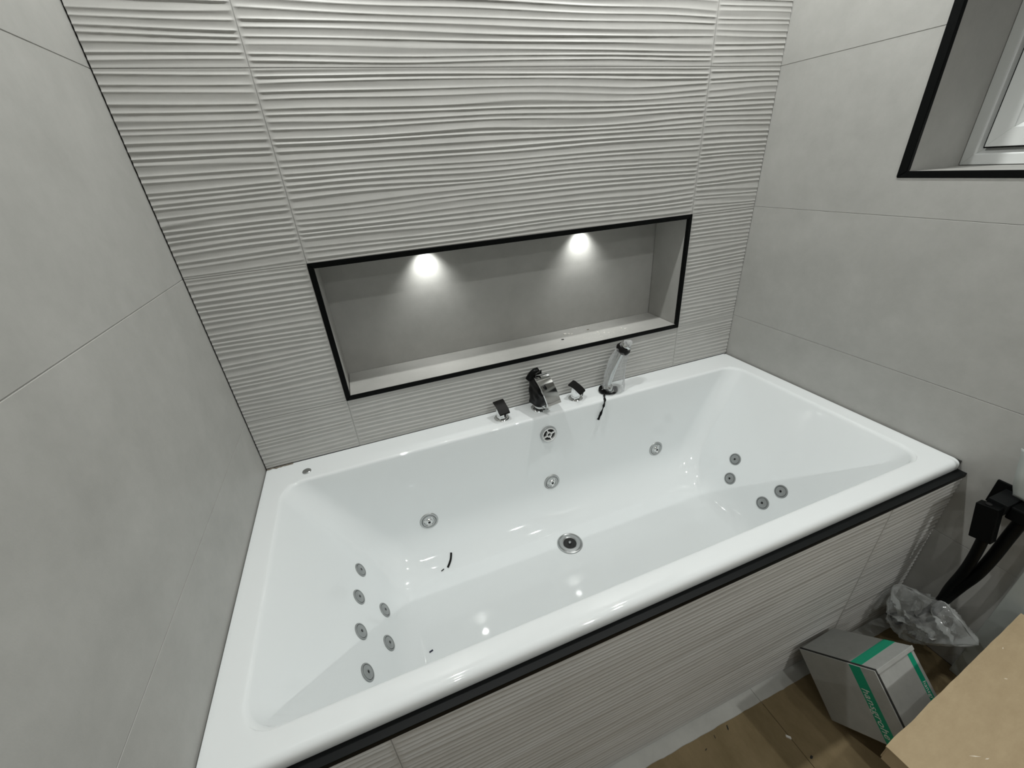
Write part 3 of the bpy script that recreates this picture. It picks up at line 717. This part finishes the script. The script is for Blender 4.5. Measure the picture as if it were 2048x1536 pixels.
crumbs = [(1.090, 0.1225, 0.007, 'elongated white plaster crumb at the left of the niche debris'), (1.1031, 0.1167, 0.006, 'round white plaster crumb beside the elongated one in the niche'),
          (1.1130, 0.1100, 0.005, 'white plaster crumb nearest the black chip on the niche shelf'), (1.1564, 0.158, 0.004, 'tiny white crumb against the niche back wall'),
          (1.148, 0.159, 0.003, 'speck of plaster against the niche back wall, left of another'), (1.1891, 0.1198, 0.005, 'small dark grey crumb in the middle of the niche debris'),
          (1.2094, 0.0814, 0.003, 'fine white plaster speck in the middle of the niche shelf'), (1.225, 0.060, 0.004, 'white plaster crumb near the niche front edge'), (1.240, 0.052, 0.0035, 'small plaster crumb near the niche front edge, right of another'),
          (1.3174, 0.0559, 0.005, 'white plaster crumb at the right of the niche shelf'), (1.306, 0.067, 0.004, 'greyish plaster crumb beside the white one at the niche right')]
for i, (x, y, s, lab) in enumerate(crumbs):
    bm = bmesh.new(); bmesh.ops.create_icosphere(bm, subdivisions=2, radius=1)
    for v in bm.verts:
        f_ = 0.75 + 0.5 * noise.noise(v.co * 1.7 + Vector((i * 3.1, 0, 0)))
        v.co = Vector((x + v.co.x * s * 1.3 * f_, y + v.co.y * s * 0.8 * f_, zz(Z3 + 0.014) + max(0, (v.co.z * f_ + 0.45)) * s * 0.45))
    o = bmobj('plaster_crumb', bm, 'glue' if 'dark grey' in lab else 'plaster'); tag(o, lab, 'crumb', 'plaster crumbs on the niche shelf')
# plaster dust on the shelf
V = []; F = []
rd = random.Random(3)
for i in range(60):
    x = rd.gauss(1.205, 0.045); y = min(0.15, max(0.01, rd.gauss(0.05, 0.03))); s = rd.uniform(0.0006, 0.0018); k = len(V)
    V += [(x - s, y, zz(Z3 + 0.014)), (x + s * .6, y - s, zz(Z3 + 0.014)), (x + s * .6, y + s, zz(Z3 + 0.014)), (x, y, zz(Z3 + 0.014) + s)]
    F += [(k, k + 1, k + 3), (k + 1, k + 2, k + 3), (k + 2, k, k + 3), (k + 2, k + 1, k)]
o = obj('plaster_dust', V, F, 'plaster'); tag(o, 'fine white plaster dust scattered on the niche shelf', 'dust', kind='stuff')
# smear of adhesive at the left back corner of the rim
V = []; F = []; nn = 26
for i in range(nn + 1):
    t = i / nn; x = 0.004 + 0.075 * t; wv = 0.004 + 0.007 * max(0, noise.noise(Vector((t * 7, 1, 0))) + 0.35) * (1 - abs(2 * t - 1.1) ** 2 * 0.6)
    V += [(x, -0.0005, zz(0.0004)), (x, -0.0005 - wv, zz(0.0004)), (x, -0.0005 - wv * 0.5, zz(0.0026 + 0.0018 * noise.noise(Vector((t * 15, 4, 0)))))]
for i in range(nn):
    a = i * 3; c = a + 3; F += [(a, a + 2, c + 2, c), (a + 2, a + 1, c + 1, c + 2), (a + 1, a, c, c + 1)]
F += [(0, 1, 2), (nn * 3 + 2, nn * 3 + 1, nn * 3)]
o = obj('adhesive_smear', V, F, 'glue', smooth=True); tag(o, 'brown smear of tile adhesive on the rim in the left back corner', 'smear')
# floor chip
V = [(1.148, -0.9475, zz(-H)), (1.1565, -0.9565, zz(-H)), (1.153, -0.961, zz(-H)), (1.1455, -0.952, zz(-H))]
V += [(a, b2, z + 0.003) for a, b2, z in V]
o = obj('white_chip', [(v[0] + 0.055, v[1] + 0.005, v[2]) for v in V], [(0, 3, 2, 1), (4, 5, 6, 7)] + [(i, (i + 1) % 4, (i + 1) % 4 + 4, i + 4) for i in range(4)], 'plaster'); tag(o, 'small white chip on the brown floor boards', 'chip')

# ================================================================== grey carton tilted against the panel
A_ = Vector((1.342, -0.829, -0.502)); B_ = Vector((1.347, -0.98, -0.353)); F_ = Vector((1.49, -0.975, -0.353)); C_ = Vector((1.351, -1.111, -0.486))
e1 = (A_ - B_); e2 = (F_ - B_); e3 = (C_ - B_)
la, lb, lc = e1.length, e2.length, e3.length
e2.normalize(); e1 = (e1 - e2 * e1.dot(e2)).normalized(); e3 = e2.cross(e1)
if e3.dot(C_ - B_) < 0: e3 = -e3
# local frame: origin at D on the floor; X=e2 (depth), Y = -e1 (from A to B), Z = -e3 (up edge from D to A)
D_ = B_ + e1 * la + e3 * lc
Rm = Matrix((e2, -e1, -e3)).transposed().to_4x4()
if Rm.determinant() < 0: print('carton frame is left-handed')
bx = thing('grey_carton', 'small grey carton with green stripes tilted against the bath panel', 'box', (0, 0, 0))
low = min((D_ + e2 * s * lb).z for s in (0, 1))
bx.matrix_world = Matrix.Translation(Vector((D_.x, D_.y - 0.006, zz(D_.z) + (-H - low) + 0.001))) @ Rm
def lbox(name, lo, hi, m, bev=0.0, parent=None):
    o = bmobj(name, bmbox(lo, hi, bev), m, None); o.parent = parent or bx; return o
fp = 0.003
lbox('carton_body', (fp + 0.0020, 0.0012, 0.0012), (lb, la - 0.0012, lc - 0.0012), 'boxgrey', 0.003)
front = lbox('end_flap', (0.0, 0.0, 0.0), (fp, la - 0.002, lc - 0.002), 'boxgrey', 0.0010)
lbox('end_flap_gap', (fp - 0.0005, 0.0006, 0.0006), (fp + 0.0045, la - 0.0006, lc - 0.0006), 'dark')
y0s, y1s = la * 0.685, la * 0.820; eps = 0.0004
lbox('green_stripe', (-eps, y0s, 0.0005), (0.0005, y1s, lc - 0.003), 'green')
lbox('green_stripe', (0.0055, y0s, lc - 0.0018), (lb - 0.002, y1s, lc - 0.0012 + eps), 'green')
x0s, x1s = lb * 0.815, lb * 0.92
lbox('green_stripe', (x0s, la - 0.0018, 0.002), (x1s, la - 0.0012 + eps, lc - 0.012), 'green')
# lid fold line on the upper front face edge
lbox('lid_edge', (0.005, la - 0.0016, lc - 0.0105), (lb, la + 0.0012, lc - 0.0004), 'boxgrey', 0.0008)
def text_mesh(name, body, size, m, parent, origin, xdir, ydir, shear=0.12):
    cu = bpy.data.curves.new(name, 'FONT'); cu.body = body; cu.size = size; cu.shear = shear; cu.extrude = 0.0002; cu.space_character = 1.05; cu.align_y = 'CENTER'
    to = bpy.data.objects.new(name + '_tmp', cu); COL.objects.link(to)
    bpy.context.view_layer.update()
    me = bpy.data.meshes.new_from_object(to.evaluated_get(bpy.context.evaluated_depsgraph_get()))
    COL.objects.unlink(to); bpy.data.objects.remove(to)
    xd = Vector(xdir).normalized(); yd = Vector(ydir).normalized(); zd = xd.cross(yd)
    Mt = Matrix((xd, yd, zd)).transposed().to_4x4(); Mt.translation = Vector(origin); me.transform(Mt)
    me.materials.clear(); me.materials.append(M[m]); me.name = name
    o = bpy.data.objects.new(name, me); COL.objects.link(o); o.parent = parent; return o
text_mesh('lettering', 'hansgrohe', 0.0262, 'print', bx, (-eps - 0.0003, (y0s + y1s) / 2 - 0.002, lc * 0.70), (0, 0, -1), (0, 1, 0))
text_mesh('lettering', 'hansgrohe', 0.0145, 'print', bx, ((x0s + x1s) / 2, la - 0.0012 + eps + 0.0003, lc * 0.60), (0, 0, -1), (1, 0, 0))

# ================================================================== cardboard at the lower right
ang = math.radians(5.0)
cb = thing('flat_cardboard_box', 'shallow brown cardboard box in the lower right corner of the view', 'box', (1.178, -1.0963, zz(-0.345)), rot=(0, 0, ang))
lw, ld = 0.588, 0.40
n = 40; V = []; F = []
def edge_wob(t, s): return 0.0018 * noise.noise(Vector((t * 9, s, 0))) + 0.0010 * noise.noise(Vector((t * 40, s, 1)))
top = []
for i in range(n + 1): top.append((lw * i / n, edge_wob(i / n, 1)))
for i in range(1, n + 1): top.append((lw - 0.0875 * ld * i / n + edge_wob(i / n, 5) * 0.3, -ld * i / n))
for i in range(1, n + 1): top.append(((lw - 0.0875 * ld) * (1 - i / n), -ld + edge_wob(i / n, 2)))
for i in range(1, n): top.append((edge_wob(i / n, 3) * 0.5, -ld + ld * i / n))
k = len(top)
V = [(x, y, 0.045) for x, y in top] + [(x, y, 0.041) for x, y in top]
F = [tuple(range(k))[::-1], tuple(range(k, 2 * k))] + [(i, (i + 1) % k, (i + 1) % k + k, i + k) for i in range(k)]
lp(cb, 'lid_panel', (V, F), 'card', False)
def cbox(name, lo, hi, m): return bmobj(name, bmbox(lo, hi, 0.0006, 1), m, cb, local=True)
cbox('side_wall', (0.001, -ld + 0.004, 0.0), (0.005, -0.004, 0.0405), 'card')
cbox('side_wall', (0.005, -0.005, 0.0), (lw - 0.042, -0.001, 0.0405), 'card')
cbox('side_wall', (0.005, -ld + 0.001, 0.0), (lw - 0.042, -ld + 0.005, 0.0405), 'card')
cbox('side_wall', (lw - 0.0875 * ld - 0.008, -ld + 0.006, 0.0), (lw - 0.0875 * ld - 0.004, -0.004, 0.0405), 'card')
cbox('base_panel', (0.005, -ld + 0.005, 0.0), (lw - 0.043, -0.005, 0.003), 'card')
rd = random.Random(11)
for (fx, fy, fl_, fa) in ((0.13, -0.085, 0.022, -0.55), (0.145, -0.097, 0.010, -0.3), (0.265, -0.155, 0.024, -0.7), (0.285, -0.135, 0.012, -0.4), (0.36, -0.05, 0.008, -0.6), (0.33, -0.12, 0.007, -0.4), (0.44, -0.018, 0.006, 0.2), (0.10, -0.14, 0.010, -0.5)):
    c, s = math.cos(fa), math.sin(fa); wv = 0.0011
    V = [(fx - c * fl_ / 2, fy - s * fl_ / 2, 0.0452), (fx + s * wv, fy - c * wv, 0.0452), (fx + c * fl_ / 2, fy + s * fl_ / 2, 0.0452), (fx - s * wv, fy + c * wv, 0.0452), (fx, fy, 0.0459)]
    lp(cb, 'torn_fibre', (V, [(0, 1, 4), (1, 2, 4), (2, 3, 4), (3, 0, 4), (3, 2, 1, 0)]), 'cardin', False)
lowc = thing('brown_carton', 'brown carton standing in shadow beneath the shallow cardboard box', 'box', (1.52, -1.30, 0))
box('carton_body', (1.26, -1.49, 0.0), (1.77, -1.122, zz(-0.3455)), 'card', lowc, 0.002)
box('packing_tape', (1.49, -1.4905, zz(-0.36)), (1.54, -1.1215, zz(-0.3452)), 'glue', lowc)

# ================================================================== black shower fitting on the right wall
sv = thing('shower_outlet', 'black square shower outlet with hanging hoses on the right wall', 'shower', (L, -0.92, zz(-0.03)))
box('wall_plate', (L - 0.006, -0.957, zz(-0.0760)), (L + 0.0005, -0.8815, zz(-0.0068)), 'black', sv, 0.0012)
box('outlet_arm', (1.7226, -0.9375, zz(-0.0515)), (L - 0.005, -0.9022, zz(-0.0200)), 'ledge', sv, 0.0012)
box('outlet_body', (1.735, -0.992, zz(-0.060)), (1.792, -0.9370, zz(-0.024)), 'black', sv, 0.004)
# hanging block tilted sideways
bm = bmbox((-0.012, -0.0205, -0.098), (0.012, 0.0205, 0.0), 0.0015)
bmesh.ops.rotate(bm, verts=bm.verts, cent=(0, 0, 0), matrix=Matrix.Rotation(math.radians(-11), 3, 'X'))
bmesh.ops.translate(bm, verts=bm.verts, vec=(1.711, -0.9135, zz(-0.0305)))
hb = bmobj('handset_block', bm, 'black', sv)
V, F = lathe([(0.0, 0.0), (0.006, 0.0), (0.006, 0.0012), (0.0, 0.0012)], 16, close=False)
obj('block_screw', [(v[0] + 1.711, v[1] - 0.911, v[2] + zz(-0.0302)) for v in V], F, 'hole', hb)
p1 = smoothpath([(1.712, -0.9335, zz(-0.115)), (1.712, -0.9345, zz(-0.1286)), (1.718, -0.9364, zz(-0.1906)), (1.724, -0.9349, zz(-0.2557)), (1.728, -0.9292, zz(-0.3288)), (1.728, -0.9287, zz(-0.3834)), (1.722, -0.923, zz(-0.44))], 6)
obj('hose', *tube(p1, 0.0112, 12), 'black', sv, smooth=True)
p2 = smoothpath([(1.758, -0.964, zz(-0.03)), (1.755, -0.961, zz(-0.0589)), (1.750, -0.9591, zz(-0.1172)), (1.745, -0.9576, zz(-0.188)), (1.740, -0.9527, zz(-0.255)), (1.735, -0.9426, zz(-0.3114)), (1.730, -0.9319, zz(-0.3803)), (1.724, -0.926, zz(-0.44))], 6)
obj('hose', *tube(p2, 0.0128, 12), 'black', sv, smooth=True)
# scrap of pale film lying over the outlet
V = []; F = []; nu, nv = 12, 16
for j in range(nv + 1):
    for i in range(nu + 1):
        u, v = i / nu, j / nv
        V.append((1.760 - 0.006 * math.sin(v * 2.5) + 0.010 * u, -0.924 + 0.026 * v - 0.11 * u, -0.010 + 0.122 * v - 0.02 * u))
V = crumple(shift(V), 0.0035, 30, 6)
for j in range(nv):
    for i in range(nu): a = j * (nu + 1) + i; F.append((a, a + 1, a + nu + 2, a + nu + 1))
o = obj('plastic_film', V, F, 'pale', smooth=True)
sm = o.modifiers.new('thickness', 'SOLIDIFY'); sm.thickness = 0.0012
tag(o, 'crumpled pale film sticking up behind the black shower outlet', 'film')

# ================================================================== crumpled plastic bag under the hoses
bg = thing('plastic_bag', 'crumpled clear plastic bag hanging on the black hoses beside the panel', 'bag', (1.72, -0.91, 0))
out = [(-0.8315, -0.4349), (-0.8434, -0.4164), (-0.8812, -0.4022), (-0.9134, -0.3891), (-0.9374, -0.3744), (-0.9585, -0.3869), (-0.9819, -0.3975), (-1.0072, -0.415), (-1.0311, -0.4268), (-1.0134, -0.4507), (-0.9929, -0.4862), (-0.9694, -0.5191), (-0.944, -0.5524), (-0.914, -0.5641), (-0.8869, -0.5596), (-0.8655, -0.545), (-0.8468, -0.5195), (-0.8387, -0.4814), (-0.8389, -0.4524)]
ol = [(p_.x, p_.y) for p_ in smoothpath([(a, b2, 0) for a, b2 in out + [out[0]]], 4)][:-1]
cy, cz = -0.915, -0.468; V = []; F = []; K = len(ol); rin = 20
for side in (1, -1):
    for r in range(rin + 1):
        t = r / rin
        for k, (y, z) in enumerate(ol):
            yy = cy + (y - cy) * t; z_ = cz + (z - cz) * t
            bulge = 0.052 * math.sqrt(max(0, 1 - t * t)) * (1 if side > 0 else 0.8)
            fold = 0.042 * (0.55 - abs(noise.noise(Vector((yy * 24 + side, z_ * 30 - yy * 14, 3)))) * 2.2) + 0.012 * (0.5 - abs(noise.noise(Vector((yy * 60, z_ * 60, side * 2.0)))) * 2)
            V.append((1.715 - side * (bulge + fold * min(1, 2.2 * (1 - t) + 0.15)), yy, zz(z_)))
for s in (0, 1):
    b0_ = s * (rin + 1) * K
    for r in range(rin):
        for k in range(K):
            k2 = (k + 1) % K; q = (b0_ + r * K + k, b0_ + r * K + k2, b0_ + (r + 1) * K + k2, b0_ + (r + 1) * K + k)
            F.append(q if s else q[::-1])
obj('bag_skin', V, F, 'poly', bg, smooth=True)
# open mouth flap and inner dark handset wrapped in the bag
V = []; F = []; nu, nv = 16, 8
for j in range(nv + 1):
    for i in range(nu + 1):
        u, v = i / nu, j / nv
        y = -0.872 - 0.105 * u; z = -0.435 - 0.015 * u - 0.050 * v * math.sin(math.pi * min(1, u * 0.9 + 0.1))
        V.append((1.655 - 0.006 * math.sin(u * 9) + 0.012 * v, y, z))
V = crumple(shift(V), 0.010, 34, 12)
for j in range(nv):
    for i in range(nu): a = j * (nu + 1) + i; F.append((a, a + 1, a + nu + 2, a + nu + 1))
obj('bag_fold', V, F, 'poly', bg, smooth=True)
V, F = tube(smoothpath([(1.733, -0.93, zz(-0.44)), (1.722, -0.915, zz(-0.475)), (1.71, -0.895, zz(-0.50)), (1.70, -0.875, zz(-0.53))], 5), 0.017, 12)
o = obj('handset', V, F, 'black', smooth=True); tag(o, 'black shower handset packed inside the crumpled plastic bag', 'shower')

# added pale board standing in for a lit stretch of the right wall
pb = thing('added_pale_board', 'pale grey green board added for the lit stretch of right wall behind the cardboard', 'panel', (L - 0.02, -1.25, 0))
box('board', (L - 0.022, -1.60, 0.001), (L - 0.002, -1.006, zz(-0.12)), 'pale', pb, 0.0015)
box('edge_strip', (L - 0.024, -1.60, zz(-0.12)), (L - 0.001, -1.006, zz(-0.112)), 'pale', pb, 0.0015)

# ================================================================== lamps
def spot(parent, loc, watts, ang_, blend, rad):
    l = bpy.data.lights.new('spot', 'SPOT'); l.energy = watts; l.spot_size = math.radians(ang_); l.spot_blend = blend; l.shadow_soft_size = rad; l.color = LIGHT_COL
    o = bpy.data.objects.new('lamp_light', l); COL.objects.link(o); o.parent = parent; o.location = loc; return o
names = ['left end of the bath, by the back wall', 'right end of the bath, by the back wall', 'middle of the room, left side', 'middle of the room, right side', 'rear of the room, left side', 'rear of the room, right side']
for (x, y, wt), nm in zip(DOWN, names):
    t = thing('downlight', 'round recessed ceiling downlight over the ' + nm, 'lamp', (x, y, zz(CEIL)), group='ceiling downlights')
    lp(t, 'bezel', lathe([(0.045, 0.0), (0.044, -0.003), (0.034, -0.005), (0.030, -0.001)], 32, close=False), 'whitep')
    lp(t, 'lens', lathe([(0.030, -0.0012), (0.0, -0.0012)], 24, close=False), 'lens')
    spot(t, (0, 0, -0.02), wt, 150, 0.6, 0.022)
for x, nm in ((0.61, 'left'), (1.175, 'right')):
    t = thing('niche_spotlight', 'small recessed spotlight in the top of the niche, %s one' % nm, 'lamp', (x, 0.134, zz(Z2 - 0.012)), group='niche spotlights')
    lp(t, 'bezel', lathe([(0.024, 0.0), (0.0235, -0.002), (0.018, -0.003), (0.016, -0.0008)], 28, close=False), 'whitep')
    lp(t, 'lens', lathe([(0.016, -0.001), (0.0, -0.001)], 20, close=False), 'lens')
    sl = spot(t, (0, 0, -0.006), NICHE_W, 104, 1.0, 0.015)
    sl.rotation_euler = (math.radians(15), 0, 0)      # tilted a little towards the back of the niche
